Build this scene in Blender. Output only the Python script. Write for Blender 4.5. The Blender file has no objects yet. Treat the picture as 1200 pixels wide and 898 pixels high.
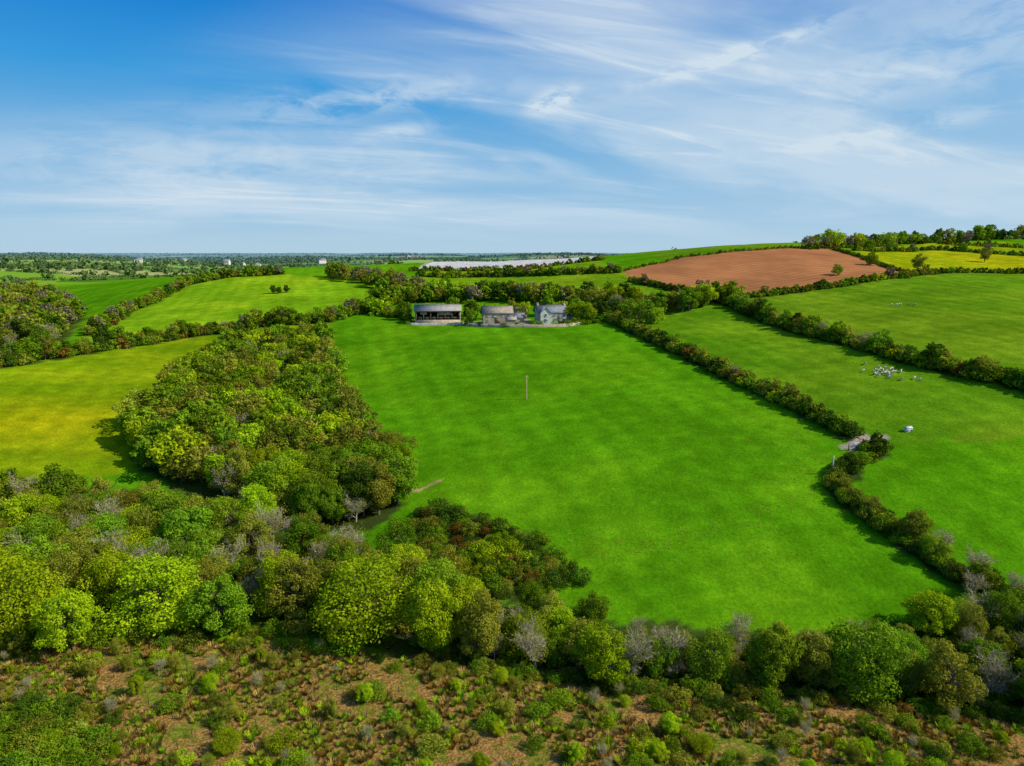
import bpy, math, numpy as np
from mathutils import Vector
RNG=np.random.default_rng(11)
col=bpy.context.scene.collection
# =============================================================== TERRAIN
CP=[(-150,60,10),(-60,60,6),(0,60,4),(60,60,3),(150,60,4),(-150,90,7),(-60,90,4),(0,90,1.5),(60,87,0),(150,85,1),
(0,110,4),(60,105,4),(120,100,5),(-60,130,4),(-120,130,8),(-200,140,16),(0,150,10),(60,150,14),(110,150,18),(180,150,24),
(-60,180,9),(-120,190,16),(-200,200,24),(0,200,17),(60,200,21),(120,200,26),(200,200,31),(0,250,24),(60,250,27),(140,250,33),(240,250,38),
(-60,240,17),(-120,260,20),(-200,270,23),(0,300,29.5),(60,300,32),(140,300,37),(260,300,41),(-60,300,27),(-130,330,26),(-260,360,22),
(-190,340,27),(-230,500,42),(-150,450,40),(-100,400,35),(0,330,31),(0,400,38),(0,500,45),(64,400,47),(113,350,41),(173,470,63),(83,480,55),
(-70,560,46),(0,580,48.5),(-60,640,51),(20,650,52.5),(0,760,46),
(212,370,48),(404,600,72),(236,550,67),(324,480,58),(271,400,50),(-309,450,24),(-446,600,27),
(-900,200,30),(-800,-200,30),(0,-300,20),(800,-200,35),(900,200,50),(700,700,66),(0,950,38),(-700,700,32),(-450,300,25),(-400,100,28),(400,100,35),(400,300,44),
(0,0,8),(-150,0,14),(150,0,8)]
P=np.array(CP,float); S=100.0
def U(r2): return np.where(r2>1e-12, r2*np.log(np.maximum(r2,1e-12))*0.5,0)
n=len(P); X=P[:,:2]/S
d2=((X[:,None]-X[None])**2).sum(-1)
A=np.zeros((n+3,n+3)); A[:n,:n]=U(d2)+np.eye(n)*0.01; A[:n,n]=1; A[:n,n+1:]=X; A[n,:n]=1; A[n+1:,:n]=X.T
W=np.linalg.solve(A,np.concatenate([P[:,2],[0,0,0]]))
def sstep(a,b,t):
    t=np.clip((t-a)/(b-a),0,1); return t*t*(3-2*t)
STREAM=np.array([(-200,160),(-110,128),(-60,113),(-20,98),(10,91),(40,88),(64,85),(110,83),(180,80),(400,70)],float)
def dist_line(x,y,L):
    best=np.full(x.shape,1e9); L=np.array(L,float)
    for a,b in zip(L[:-1],L[1:]):
        ab=b-a; t=np.clip(((x-a[0])*ab[0]+(y-a[1])*ab[1])/(ab@ab),0,1)
        best=np.minimum(best,np.hypot(x-a[0]-t*ab[0],y-a[1]-t*ab[1]))
    return best
def terrain(x,y,carve=True):
    x=np.asarray(x,float); y=np.asarray(y,float); shp=x.shape; x=x.ravel(); y=y.ravel()
    xs=np.clip(x,-1200,1200)/S; ys=np.clip(y,-500,1300)/S
    z=W[n]+W[n+1]*xs+W[n+2]*ys
    for i in range(n): z=z+W[i]*U((xs-X[i,0])**2+(ys-X[i,1])**2)
    z=z+0.35*np.sin(x/17+1)*np.sin(y/23)+0.2*np.sin(x/7.3+y/9.1)
    far=34+9*np.sin(x/310+1)*np.cos(y/420)+7*np.sin(x/170+y/260+2)+5*np.sin(x/900-y/700)
    far=far+8*sstep(2500,9000,np.hypot(x,y))
    r=np.hypot(x,y-150); t=sstep(620,1000,r)
    z=z*(1-t)+far*t
    if carve: z=z-1.3*np.exp(-(dist_line(x,y,STREAM)/2.6)**2)*(1-t)
    return z.reshape(shp)
def tz(x,y): return float(terrain(np.array([x]),np.array([y]))[0])
def inpoly(x,y,poly):
    c=np.zeros(x.shape,bool); p=np.array(poly,float); j=len(p)-1
    for i in range(len(p)):
        xi,yi=p[i]; xj,yj=p[j]
        c^=((yi>y)!=(yj>y))&(x<(xj-xi)*(y-yi)/(yj-yi+1e-12)+xi); j=i
    return c
H1=[(42.7,296.8),(49.3,271.2),(59.1,234.3),(66.3,208.9),(74.7,182.5),(81.2,157.1)]
H1b=[(83.5,151),(74.7,143.4),(67.7,137.7),(69.4,128.4),(72.8,119),(75,109.5),(82.2,100.9)]
H2=[(95,335),(102,318),(103.5,275.6),(116.5,231.3),(122.9,202.2),(135.6,177.3),(146,160),(165,140)]
H3=[(66,382),(84,357),(109,328),(151,341),(208,366),(235,382)]
H4=[(235,384),(288,389),(400,400)]; H5=[(217,472),(216,376)]; H6=[(229,466),(315,513),(352,477),(460,480)]; H6b=[(340,555),(379,515),(480,520)]
SKY=[(198,467),(246,502),(316,560),(361,567),(432,598),(520,620)]; BT=[(67,416),(111,451),(159,464),(204,476)]
FT=[(-73,365),(-48,382),(-23,377),(0,372),(27,350),(45,337),(62,318),(82,318),(102,328)]
H7=[(-220,190),(-170.8,224.7),(-167.9,246.1),(-162.3,262.5),(-148.4,295),(-121.3,322.7),(-89.3,324.2),(-73,359)]
H8=[(-186,300),(-211,376),(-220,461),(-204,485),(-167,502)]
HT=[(-130,489),(-97,460),(-60,405),(-50,385)]
BEH=[(-67,500),(-25,495),(22,450),(48,430),(64,410)]
WOOD=[(-114.4,274.9),(-75,277),(-60,232),(-45,190.4),(-27.1,158),(-24,139),(-28.6,128),(-47,131.2),(-78.4,149.4),(-91.2,160.9),(-101.5,176.6),(-106.1,207.7)]
LOW=[(-210,150),(-111,140.9),(-101.1,142.5),(-82.3,138.5),(-61.4,133.5),(-45.7,128.5),(-18.8,116.8),(-8.6,106.3),(-10,90),(-24,95),(-39.5,96.3),(-63.2,93),(-74.1,91),(-130,92),(-210,95)]
CLX=np.array([-300,-130,-74,-63,-39,-22,-10,0,12,23,33,43,64,120,400]); CLY=np.array([88,89,90,91,93,91,89,86,84,83,82,81,79,74,62])
BKX=np.array([-20,-8.6,3,14,27.5,40,54,69,84,130,400]); BKY=np.array([108,106,104,100,98,96,97,100,103,100,90])
SCRUB=[(-21,136.3),(-7,131),(5,124),(10,113),(5.9,106),(-9,106),(-19.2,115)]
VW=[(-560,560),(-460,600),(-340,510),(-232,372),(-192,296.4),(-184,261.6),(-184,242),(-240,200),(-420,240),(-560,400)]
BROWN=[(66,388),(84,359),(109,330),(151,342),(208,367),(216,376),(217,472),(204,476),(159,465),(111,452),(67,416)]
YEL=[(219,384),(235,386),(288,391),(372,398),(352,474),(315,508),(229,464)]
YEL2=[(236,474),(318,520),(372,490),(400,560),(330,560),(250,500)]
LF1=[(-190,300),(-165,262),(-148,297),(-121,325),(-89,326),(-73,360),(-60,402),(-97,458),(-130,487),(-167,502),(-204,485),(-220,461),(-211,376)]
LF0=[(-230,180),(-170,226),(-162,262),(-148,295),(-121,322),(-85,322),(-75,277),(-114,275),(-106,207),(-101,177),(-91,160),(-105,143),(-210,152)]
WHITE=[(-78,572),(60,548),(78,648),(-80,652)]
YARD=[(-46,305.5),(-22,304),(-14,300),(-2,297.5),(6,297),(9,300),(8,309),(-20,310),(-46,309)]
GATE=[(75,151.5),(82,158.5),(90,156),(86,151.5),(79,148)]
PATH=[(-34,141),(-29,144.5),(-25,146),(-20.5,146.5),(-16.5,150)]
def axis(segs,end,g):
    L=[segs[0][0]]
    for a,b,st in segs:
        while L[-1]<b-1e-6: L.append(L[-1]+st)
    st=segs[-1][2]
    while L[-1]<end: st*=g; L.append(L[-1]+st)
    return L
xp=axis([(0,130,1.3),(130,340,2.6)],9000,1.06); xs=np.array(sorted(set([-v for v in xp]+xp)))
ys=np.array(sorted([50-v for v in axis([(0,100,8)],400,1.3)[1:]]+axis([(50,210,1.2),(210,560,2.5)],15000,1.05)))
GX,GY=np.meshgrid(xs,ys); GZ=terrain(GX,GY)
nx=len(xs); ny=len(ys); ii,jj=np.meshgrid(np.arange(nx-1),np.arange(ny-1)); a=(jj*nx+ii).ravel()
f=np.stack([a,a+1,a+nx+1,a+nx],1)
me=bpy.data.meshes.new('terrain'); nv=GX.size
me.vertices.add(nv); me.vertices.foreach_set('co',np.stack([GX.ravel(),GY.ravel(),GZ.ravel()],1).astype(np.float32).ravel())
me.loops.add(f.size); me.loops.foreach_set('vertex_index',f.ravel().astype(np.int32)); me.polygons.add(len(f)); me.polygons.foreach_set('loop_start',np.arange(len(f),dtype=np.int32)*4)
me.polygons.foreach_set('use_smooth',np.ones(len(f),bool)); me.update(calc_edges=True)
x=GX.ravel(); y=GY.ravel()
wx=x+.9*np.sin(y/2.3+x/5)+.7*np.sin(y/1.1+3); wy=y+.9*np.sin(x/2.1+y/4)+.6*np.sin(x/.9+1)
C=np.empty((nv,4)); C[:]=(.080,.250,.003,1)
def setc(mask,c): C[mask,:3]=c
right=inpoly(wx,wy,[(84,150)]+H2[::-1][1:]+[(66,382),(45,340),(43,297),(59,234),(75,182)])
setc(right,(.095,.235,.005))
setc((wx>100)&(wy>150)&~right&(wy<560),(.105,.225,.006))
lf=inpoly(wx,wy,LF0); setc(lf,(.155,.265,.003)); setc(inpoly(wx,wy,LF1),(.17,.34,.006))
wgt=(lf*.6*np.exp(-(((x+135)/26)**2+((y-180)/16)**2)))[:,None]; C[:,:3]=C[:,:3]*(1-wgt)+np.array([.36,.34,.003])*wgt
setc((wy>372)&(np.abs(wx)<66)&(wy<560),(.15,.29,.006))
br=inpoly(wx,wy,BROWN); setc(br,(.29,.115,.045)); setc(inpoly(wx,wy,YEL),(.28,.33,.004)); setc(inpoly(wx,wy,YEL2),(.23,.31,.006))
setc(inpoly(x,y,WHITE),(.36,.34,.30))
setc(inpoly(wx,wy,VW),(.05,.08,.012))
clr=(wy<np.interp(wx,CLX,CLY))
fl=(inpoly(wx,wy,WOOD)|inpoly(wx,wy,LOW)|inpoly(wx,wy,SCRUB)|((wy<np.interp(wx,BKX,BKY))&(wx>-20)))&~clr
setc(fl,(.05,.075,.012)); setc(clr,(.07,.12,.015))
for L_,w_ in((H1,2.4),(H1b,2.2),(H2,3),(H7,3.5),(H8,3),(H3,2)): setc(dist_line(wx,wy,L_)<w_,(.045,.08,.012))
setc(inpoly(wx,wy,YARD),(.36,.30,.20)); setc(inpoly(x,wy,GATE),(.42,.34,.24)); setc(dist_line(x,y,PATH)<.65,(.36,.25,.12))
setc((dist_line(x,y,STREAM)<1.4)&(x>-120)&(x<200),(.06,.045,.03))
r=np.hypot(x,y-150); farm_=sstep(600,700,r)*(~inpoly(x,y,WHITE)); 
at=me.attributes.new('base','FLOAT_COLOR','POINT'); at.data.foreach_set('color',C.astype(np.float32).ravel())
for nm,v in(('clr',clr),('far',farm_),('plough',br),('grassy',~(clr|fl|br|inpoly(x,y,WHITE)))):
    at=me.attributes.new(nm,'FLOAT','POINT'); at.data.foreach_set('value',v.astype(np.float32))
ter=bpy.data.objects.new('terrain',me); col.objects.link(ter)
# =============================================================== NODE HELPERS
class NT:
    def __init__(s,nt): s.nt=nt; s.N=nt.nodes; s.L=nt.links
    def st(s,k,v):
        if isinstance(v,bpy.types.NodeSocket): s.L.new(v,k)
        elif v is not None: k.default_value=v
    def M(s,op,a,b=None,c=None):
        x=s.N.new('ShaderNodeMath'); x.operation=op
        for i,v in enumerate((a,b,c)): s.st(x.inputs[i],v)
        return x.outputs[0]
    def MR(s,v,a,b,c=0,d=1,sm=True):
        x=s.N.new('ShaderNodeMapRange'); x.interpolation_type='SMOOTHSTEP' if sm else 'LINEAR'
        for i,q in enumerate((v,a,b,c,d)): s.st(x.inputs[i],q)
        return x.outputs[0]
    def MIX(s,f,a,b,bt='MIX'):
        x=s.N.new('ShaderNodeMix'); x.data_type='RGBA'; x.blend_type=bt
        for k,v in((0,f),(6,a),(7,b)):
            if isinstance(v,tuple) and len(v)==3: v=(*v,1)
            s.st(x.inputs[k],v)
        return x.outputs[2]
    def NOISE(s,vec,scale,det=6,rough=.55,dist=0):
        x=s.N.new('ShaderNodeTexNoise'); s.st(x.inputs['Vector'],vec); x.inputs['Scale'].default_value=scale; x.inputs['Detail'].default_value=det; x.inputs['Roughness'].default_value=rough; x.inputs['Distortion'].default_value=dist; return x.outputs[0]
    def COMB(s,x,y,z):
        c=s.N.new('ShaderNodeCombineXYZ'); s.st(c.inputs[0],x); s.st(c.inputs[1],y); s.st(c.inputs[2],z); return c.outputs[0]
    def ATT(s,n,o='Fac'):
        a=s.N.new('ShaderNodeAttribute'); a.attribute_name=n; return a.outputs[o]
    def SCALE(s,v,k):
        x=s.N.new('ShaderNodeVectorMath'); x.operation='SCALE'; s.L.new(v,x.inputs[0]); s.st(x.inputs[3],k); return x.outputs[0]
def newmat(name):
    m=bpy.data.materials.new(name); m.use_nodes=True; g=NT(m.node_tree); b=g.N['Principled BSDF']; b.inputs['Roughness'].default_value=.9; b.inputs['Specular IOR Level'].default_value=.15
    return m,g,b
def mat_noise(name,c0,c1,scale=2,rough=.9,spec=.2,bump=.2,det=6,vec=None,lo=.35,hi=.65):
    m,g,b=newmat(name); tc=g.N.new('ShaderNodeTexCoord').outputs['Object']; nz=g.NOISE(tc,scale,det)
    g.L.new(g.MIX(g.MR(nz,lo,hi),c0,c1),b.inputs['Base Color']); b.inputs['Roughness'].default_value=rough; b.inputs['Specular IOR Level'].default_value=spec
    if bump:
        bp=g.N.new('ShaderNodeBump'); bp.inputs['Strength'].default_value=bump; g.L.new(nz,bp.inputs['Height']); g.L.new(bp.outputs[0],b.inputs['Normal'])
    return m
# ground material
m,g,b=newmat('ground'); tc=g.N.new('ShaderNodeTexCoord').outputs['Object']
base=g.ATT('base','Color'); clrA=g.ATT('clr'); farA=g.ATT('far'); plA=g.ATT('plough'); grA=g.ATT('grassy')
n1=g.NOISE(tc,.035,6,.6); n2=g.NOISE(tc,.25,6,.65); n3=g.NOISE(tc,1.6,5,.7); n4=g.NOISE(tc,.012,3,.5)
mul=g.M('MULTIPLY',g.M('MULTIPLY',g.MR(n1,.3,.7,.72,1.18,False),g.MR(n2,.3,.7,.76,1.18,False)),g.MR(n3,.25,.75,.62,1.30,False))
c=g.SCALE(base,mul)
yel=g.MIX(g.M('MULTIPLY',g.MR(g.M('MULTIPLY',n1,n4),.20,.34),.6),c,g.MIX(1.0,c,(1.6,1.12,1.5),'MULTIPLY'))
yel=g.MIX(g.M('MULTIPLY',g.MR(n2,.52,.68),.35),yel,g.MIX(1.0,yel,(1.5,1.08,1.2),'MULTIPLY'))
c=g.MIX(grA,c,yel)
sep=g.N.new('ShaderNodeSeparateXYZ'); g.L.new(tc,sep.inputs[0]); X_,Y_=sep.outputs[0],sep.outputs[1]
ln=g.M('ADD',g.M('MULTIPLY',X_,.8),g.M('MULTIPLY',Y_,.22)); ln=g.M('ADD',ln,g.M('MULTIPLY',n4,14)); sn=g.M('SINE',g.M('MULTIPLY',ln,.9))
c=g.MIX(grA,c,g.SCALE(c,g.MR(sn,-1,1,.93,1.06,False)))
ln2=g.M('SINE',g.M('ADD',g.M('MULTIPLY',g.M('ADD',g.M('MULTIPLY',X_,-.3),Y_),.55),g.M('MULTIPLY',n1,9)))
c=g.MIX(grA,c,g.SCALE(c,g.MR(ln2,-1,1,.96,1.04,False)))
fu=g.M('SINE',g.M('MULTIPLY',g.M('ADD',g.M('ADD',g.M('MULTIPLY',X_,.35),g.M('MULTIPLY',Y_,-.94)),g.M('MULTIPLY',n1,3)),1.3))
c=g.MIX(plA,c,g.SCALE(g.MIX(g.MR(n1,.35,.65),(.43,.175,.065),(.31,.125,.048)),g.MR(fu,-1,1,.84,1.08,False)))
q1=g.NOISE(tc,.16,7,.65,.8); q2=g.NOISE(tc,.9,7,.7,.4); q3=g.NOISE(tc,3.2,4,.7)
cc=g.MIX(g.MR(q2,.36,.62),(.09,.13,.010),(.20,.24,.02)); cc=g.MIX(g.MR(g.M('ADD',g.M('MULTIPLY',q1,.65),g.M('MULTIPLY',q2,.35)),.43,.54),cc,g.MIX(g.MR(q3,.35,.65),(.19,.095,.02),(.44,.25,.075)))
cc=g.SCALE(cc,g.MR(q3,.3,.7,.65,1.2,False))
c=g.MIX(clrA,c,cc)
vo=g.N.new('ShaderNodeTexVoronoi'); vo.inputs['Scale'].default_value=.0062; g.L.new(tc,vo.inputs['Vector'])
sv=g.N.new('ShaderNodeSeparateColor'); g.L.new(vo.outputs['Color'],sv.inputs[0])
cr=g.N.new('ShaderNodeValToRGB'); cr.color_ramp.interpolation='CONSTANT'; g.L.new(sv.outputs[0],cr.inputs[0]); e=cr.color_ramp.elements
cols=[(0,(.10,.24,.01)),(.2,(.17,.32,.015)),(.4,(.07,.17,.015)),(.5,(.19,.32,.03)),(.66,(.26,.35,.05)),(.80,(.33,.19,.11)),(.86,(.06,.12,.015)),(.93,(.36,.36,.12))]
e[0].position=0; e[0].color=(*cols[0][1],1); e[1].position=cols[-1][0]; e[1].color=(*cols[-1][1],1)
for p,k in cols[1:-1]: q=e.new(p); q.color=(*k,1)
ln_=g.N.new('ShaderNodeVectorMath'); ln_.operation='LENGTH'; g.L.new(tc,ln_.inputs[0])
fc=g.MIX(g.MR(ln_.outputs['Value'],800,6000,0,.78,False),cr.outputs[0],(.18,.30,.36))  # aerial haze painted into the far field colours, stronger with distance from origin
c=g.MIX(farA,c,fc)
g.L.new(c,b.inputs['Base Color']); b.inputs['Roughness'].default_value=1; b.inputs['Specular IOR Level'].default_value=0
bp=g.N.new('ShaderNodeBump'); bp.inputs['Strength'].default_value=.65; bp.inputs['Distance'].default_value=.45; g.L.new(g.M('ADD',g.M('MULTIPLY',n3,.6),g.M('MULTIPLY',g.M('MULTIPLY',q2,clrA),1.8)),bp.inputs['Height']); g.L.new(bp.outputs[0],b.inputs['Normal'])
me.materials.append(m)
# =============================================================== MESH BUILDER
class MB:
    def __init__(s): s.v=[];s.f=[];s.m=[];s.t=[];s.n=0
    def add(s,v,f,mi=0,tone=.5):
        v=np.asarray(v,float); f=np.asarray(f); s.v.append(v); s.f.append(f+s.n); s.n+=len(v); s.m.append(np.full(len(f),mi)); s.t.append(np.broadcast_to(tone,(len(f),)).astype(float))
    def box(s,c,d,mi=0,rot=0):
        c=np.array(c,float); d=np.array(d,float)/2
        v=np.array([(i,j,k) for i in(-1,1) for j in(-1,1) for k in(-1,1)])*d
        ca,sa=math.cos(rot),math.sin(rot); v=np.stack([v[:,0]*ca-v[:,1]*sa,v[:,0]*sa+v[:,1]*ca,v[:,2]],1)+c
        s.add(v,[(0,1,3,2),(4,6,7,5),(0,4,5,1),(2,3,7,6),(0,2,6,4),(1,5,7,3)],mi)
    def mesh(s,name,mats):
        v=np.concatenate(s.v); f=np.concatenate(s.f); me=bpy.data.meshes.new(name)
        me.vertices.add(len(v)); me.vertices.foreach_set('co',v.astype(np.float32).ravel())
        me.loops.add(f.size); me.loops.foreach_set('vertex_index',f.ravel().astype(np.int32)); me.polygons.add(len(f)); me.polygons.foreach_set('loop_start',np.arange(len(f),dtype=np.int32)*4)
        me.polygons.foreach_set('material_index',np.concatenate(s.m).astype(np.int32)); me.update(calc_edges=True)
        a=me.attributes.new('tone','FLOAT','FACE'); a.data.foreach_set('value',np.concatenate(s.t).astype(np.float32))
        for m in mats: me.materials.append(m)
        return me
def obj(name,me,parent=None,loc=(0,0,0),rz=0,sc=(1,1,1)):
    o=bpy.data.objects.new(name,me); col.objects.link(o); o.location=loc; o.rotation_euler[2]=rz; o.scale=sc
    if parent: o.parent=parent
    return o
def empty(name,loc=(0,0,0),rz=0): return obj(name,None,None,loc,rz)
def tube(mb,pts,rad,k=5,mi=0,tone=.5):
    pts=np.array(pts,float); V=[]
    for i,p in enumerate(pts):
        d=pts[min(i+1,len(pts)-1)]-pts[max(i-1,0)]; d/=np.linalg.norm(d)+1e-9
        u=np.cross(d,(0,0,1) if abs(d[2])<.9 else (1,0,0)); u/=np.linalg.norm(u); w=np.cross(d,u)
        a=np.arange(k)*2*np.pi/k; V.append(p+rad[i]*(np.cos(a)[:,None]*u+np.sin(a)[:,None]*w))
    V=np.concatenate(V); f=[]
    for i in range(len(pts)-1):
        for j in range(k): f.append((i*k+j,i*k+(j+1)%k,(i+1)*k+(j+1)%k,(i+1)*k+j))
    mb.add(V,f,mi,tone)
def leaves(mb,rng,C,R,cnt,size,jit=.6,flat=.85):
    w=R**2; li=rng.choice(len(C),cnt*2,p=w/w.sum())
    d=rng.normal(size=(cnt*2,3)); d/=np.linalg.norm(d,axis=1)[:,None]
    rr=R[li]*(1.25-0.65*rng.random(cnt*2)**1.1); fl=np.array([1,1,flat])
    p=C[li]+d*rr[:,None]*fl
    depth=np.full(len(p),-9.)
    for c,r in zip(C,R): depth=np.maximum(depth,1-np.linalg.norm((p-c)/fl,axis=1)/r)
    keep=(depth<.38)|(rng.random(len(p))<.2); p=p[keep][:cnt]; d=d[keep][:cnt]; li=li[keep][:cnt]; m=len(p)
    nn=d+np.array([0,0,.25])+jit*rng.normal(size=(m,3)); nn/=np.linalg.norm(nn,axis=1)[:,None]
    u=np.cross(nn,rng.normal(size=(m,3))); u/=np.linalg.norm(u,axis=1)[:,None]; w_=np.cross(nn,u)
    s=size*(.55+.9*rng.random(m))[:,None]
    q=np.stack([p-u*s,p-w_*s*.6+nn*s*.15,p+u*s,p+w_*s*.6+nn*s*.15],1).reshape(-1,3)
    tl=rng.random(len(C)); mb.add(q,np.arange(4*m).reshape(-1,4),1,.55*tl[li]+.45*rng.random(m))
def tree(name,seed,H,Wd,mats,cnt,size,nl=34,base=.2,limb=True,flat=.85,lean=.12,lr=1.0):
    rng=np.random.default_rng(seed); mb=MB(); C=[];R=[]
    ph=rng.random()*6.28; a1,a2=.25*rng.random()+.10,.22*rng.random()+.08
    for i in range(nl):
        h=(i+.5)/nl; zz=base*H+(1-base)*H*(.10+.80*h)
        prof=(math.sin(math.pi*(.10+.82*h)**.95))**.65
        a=i*2.4+rng.random()*.8; asym=1+a1*math.cos(a+ph)+a2*math.cos(3*a+2*ph+h*5)
        rad=Wd*.5*prof*asym*(.35+.62*math.sqrt(rng.random()))*.9
        C.append((rad*math.cos(a)+lean*Wd*(h-.4)*math.cos(ph),rad*math.sin(a)+lean*Wd*(h-.4)*math.sin(ph),zz+H*.05*rng.normal()*.8)); R.append(Wd*lr*(.065+.11*rng.random()**1.6)*(.65+.45*prof))
    C=np.array(C);R=np.array(R); R=np.minimum(R,np.maximum((C[:,2]-.01*H)/flat,.1))
    if limb:
        t0=np.array([0,0,-.8]); top=np.array([rng.normal()*.3,rng.normal()*.3,H*.66]); mid=(t0+top)/2+np.array([.25*rng.normal(),.25*rng.normal(),0])
        tube(mb,[t0,(0,0,.3),mid,top],[H*.035,H*.024,H*.018,H*.008],7)
        for c,r in zip(C,R):
            t=.25+.6*rng.random(); s=t0*(1-t)+top*t; s[2]=min(s[2],c[2]*.8); m_=(s+c)/2+np.array([0,0,.05*H*rng.random()])
            tube(mb,[s,m_,c],[H*.010,H*.007,H*.003],4)
    leaves(mb,rng,C,R,cnt,size,flat=flat,jit=.6)
    return mb.mesh(name,mats)
def twiggy(name,seed,H,Wd,mats,cnt,size):
    rng=np.random.default_rng(seed); mb=MB(); ends=[]
    def br(p,d,L,r,lev):
        d=d/np.linalg.norm(d); q=p+d*L*.5+rng.normal(size=3)*L*.05; e=p+d*L+rng.normal(size=3)*L*.1+np.array([0,0,.06*L])
        tube(mb,[p,q,e],[r,r*.75,r*.45],6 if lev==0 else 3,0,rng.random())
        if lev>=2: ends.append(e)
        if lev<4:
            for i in range([8,6,5,4][lev]):
                t=.3+.7*rng.random() if lev else .35+.65*rng.random()
                s=p+(e-p)*t; nd=d+rng.normal(size=3)*(.75 if lev else .85)*np.array([1,1,.5])*Wd/H*1.25+np.array([0,0,.25])
                br(s,nd,L*(.5+.2*rng.random()),max(r*.5,.022) if lev else r*.42,lev+1)
    br(np.array([0,0,-.5]),np.array([.05,.05,1]),H*.42,H*.022,0)
    E=np.array(ends); E=E[rng.integers(0,len(E),120)]; leaves(mb,rng,E,np.full(len(E),Wd*.10),cnt,size,jit=1.5)
    return mb.mesh(name,mats)
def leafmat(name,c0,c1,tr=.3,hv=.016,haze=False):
    m=bpy.data.materials.new(name); m.use_nodes=True; g=NT(m.node_tree); N=g.N; L=g.L; N.clear()
    mx=g.MIX(g.ATT('tone'),c0,c1); oi=N.new('ShaderNodeObjectInfo').outputs['Random']; hs=N.new('ShaderNodeHueSaturation')
    L.new(g.MR(oi,0,1,.5-hv,.5+hv,False),hs.inputs['Hue']); L.new(g.MR(g.M('FRACT',g.M('MULTIPLY',oi,7.31)),0,1,.64,1.25,False),hs.inputs['Value']); L.new(mx,hs.inputs['Color'])
    c=hs.outputs[0]
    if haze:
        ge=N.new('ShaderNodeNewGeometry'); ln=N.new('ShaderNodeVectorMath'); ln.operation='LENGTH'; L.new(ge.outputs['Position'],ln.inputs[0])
        c=g.MIX(g.MR(ln.outputs['Value'],550,4500,.0,.88,False),c,(.14,.25,.32))  # atmospheric haze put into the foliage colour, bluer with world distance
    b=N.new('ShaderNodeBsdfDiffuse'); t=N.new('ShaderNodeBsdfTranslucent'); ms=N.new('ShaderNodeMixShader'); ms.inputs[0].default_value=tr; o=N.new('ShaderNodeOutputMaterial')
    L.new(c,b.inputs[0]); L.new(c,t.inputs[0]); L.new(b.outputs[0],ms.inputs[1]); L.new(t.outputs[0],ms.inputs[2]); L.new(ms.outputs[0],o.inputs[0])
    return m
bark=mat_noise('bark',(.10,.08,.05),(.20,.16,.11),6); twig=mat_noise('twig_bark',(.36,.30,.21),(.52,.45,.34),3,bump=0)
LM={'bright':leafmat('leaf_bright',(.19,.31,.006),(.48,.60,.012)),'mid':leafmat('leaf_mid',(.10,.20,.008),(.28,.41,.015)),
'dark':leafmat('leaf_dark',(.045,.09,.008),(.13,.21,.014)),'olive':leafmat('leaf_olive',(.16,.19,.012),(.40,.40,.035)),'rust':leafmat('leaf_rust',(.15,.085,.015),(.38,.22,.03),.3,.008),'straw':leafmat('leaf_straw',(.26,.17,.04),(.52,.36,.10),.3,.006)}
PR={}
LOD={0:(13000,.155,56),1:(2800,.32,38),2:(800,.58,26)}
for ki,(k,ws) in enumerate({'bright':(10.5,8.5,9.5),'mid':(9.5,7.5,8.5),'olive':(7.5,9,6.5),'dark':(7,8)}.items()):
    for lod,(cn,sz,nl) in LOD.items():
        PR[k,lod]=[tree(f'{k}_crown_{lod}',ki*31+i*7+lod,10,w,[bark,LM[k]],cn if k!='olive' else int(cn*.75),sz*(.9 if k=='olive' else 1),nl,limb=lod<2,base=.12) for i,w in enumerate(ws)]
for lod,(cn,sz) in {0:(1700,.11),1:(900,.2)}.items():
    PR['bare',lod]=[twiggy(f'bare_crown_{lod}',70+i+lod,10,8,[twig,LM['olive']],cn,sz) for i in range(2)]
PR['bare',2]=[tree('bare_crown_2',80,10,7.5,[twig,leafmat('twig_haze',(.19,.16,.08),(.36,.31,.17))],700,.5,26,limb=False)]
for k in('bright','mid','olive','dark','rust','straw'):
    PR['b_'+k,0]=[tree('bush_'+k,200+i,3,3.8+i*.5,[bark,LM[k]],2000,.12,20,base=0,limb=False,flat=.8,lr=1.25) for i in range(2)]
    PR['b_'+k,1]=[tree('bush_'+k,210+i,3,3.8+i*.5,[bark,LM[k]],650,.24,16,base=0,limb=False,flat=.8,lr=1.25) for i in range(2)]
    PR['b_'+k,2]=[tree('bush_'+k,220,3,4.2,[bark,LM[k]],160,.5,10,base=0,limb=False,flat=.8,lr=1.3)]
def poly_pts(poly,sp,rng=RNG):
    p=np.array(poly,float); gx,gy=np.meshgrid(np.arange(p[:,0].min(),p[:,0].max(),sp),np.arange(p[:,1].min(),p[:,1].max(),sp*.87))
    gx=gx+(np.arange(gx.shape[0])%2)[:,None]*sp/2; gx=gx+rng.uniform(-.38,.38,gx.shape)*sp; gy=gy+rng.uniform(-.38,.38,gy.shape)*sp
    gx,gy=gx.ravel(),gy.ravel(); k=inpoly(gx,gy,poly); return np.stack([gx[k],gy[k]],1)
def line_pts(L,step,width=0,rng=RNG):
    out=[]; L=np.array(L,float)
    for a,b in zip(L[:-1],L[1:]):
        l=np.linalg.norm(b-a); k=max(1,int(l/step)); t=(np.arange(k)+rng.random(k)*.7)/k; nrm=np.array([-(b-a)[1],(b-a)[0]])/l
        out.append(a+(b-a)*t[:,None]+nrm*rng.uniform(-1,1,(k,1))*width)
    return np.concatenate(out)
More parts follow.
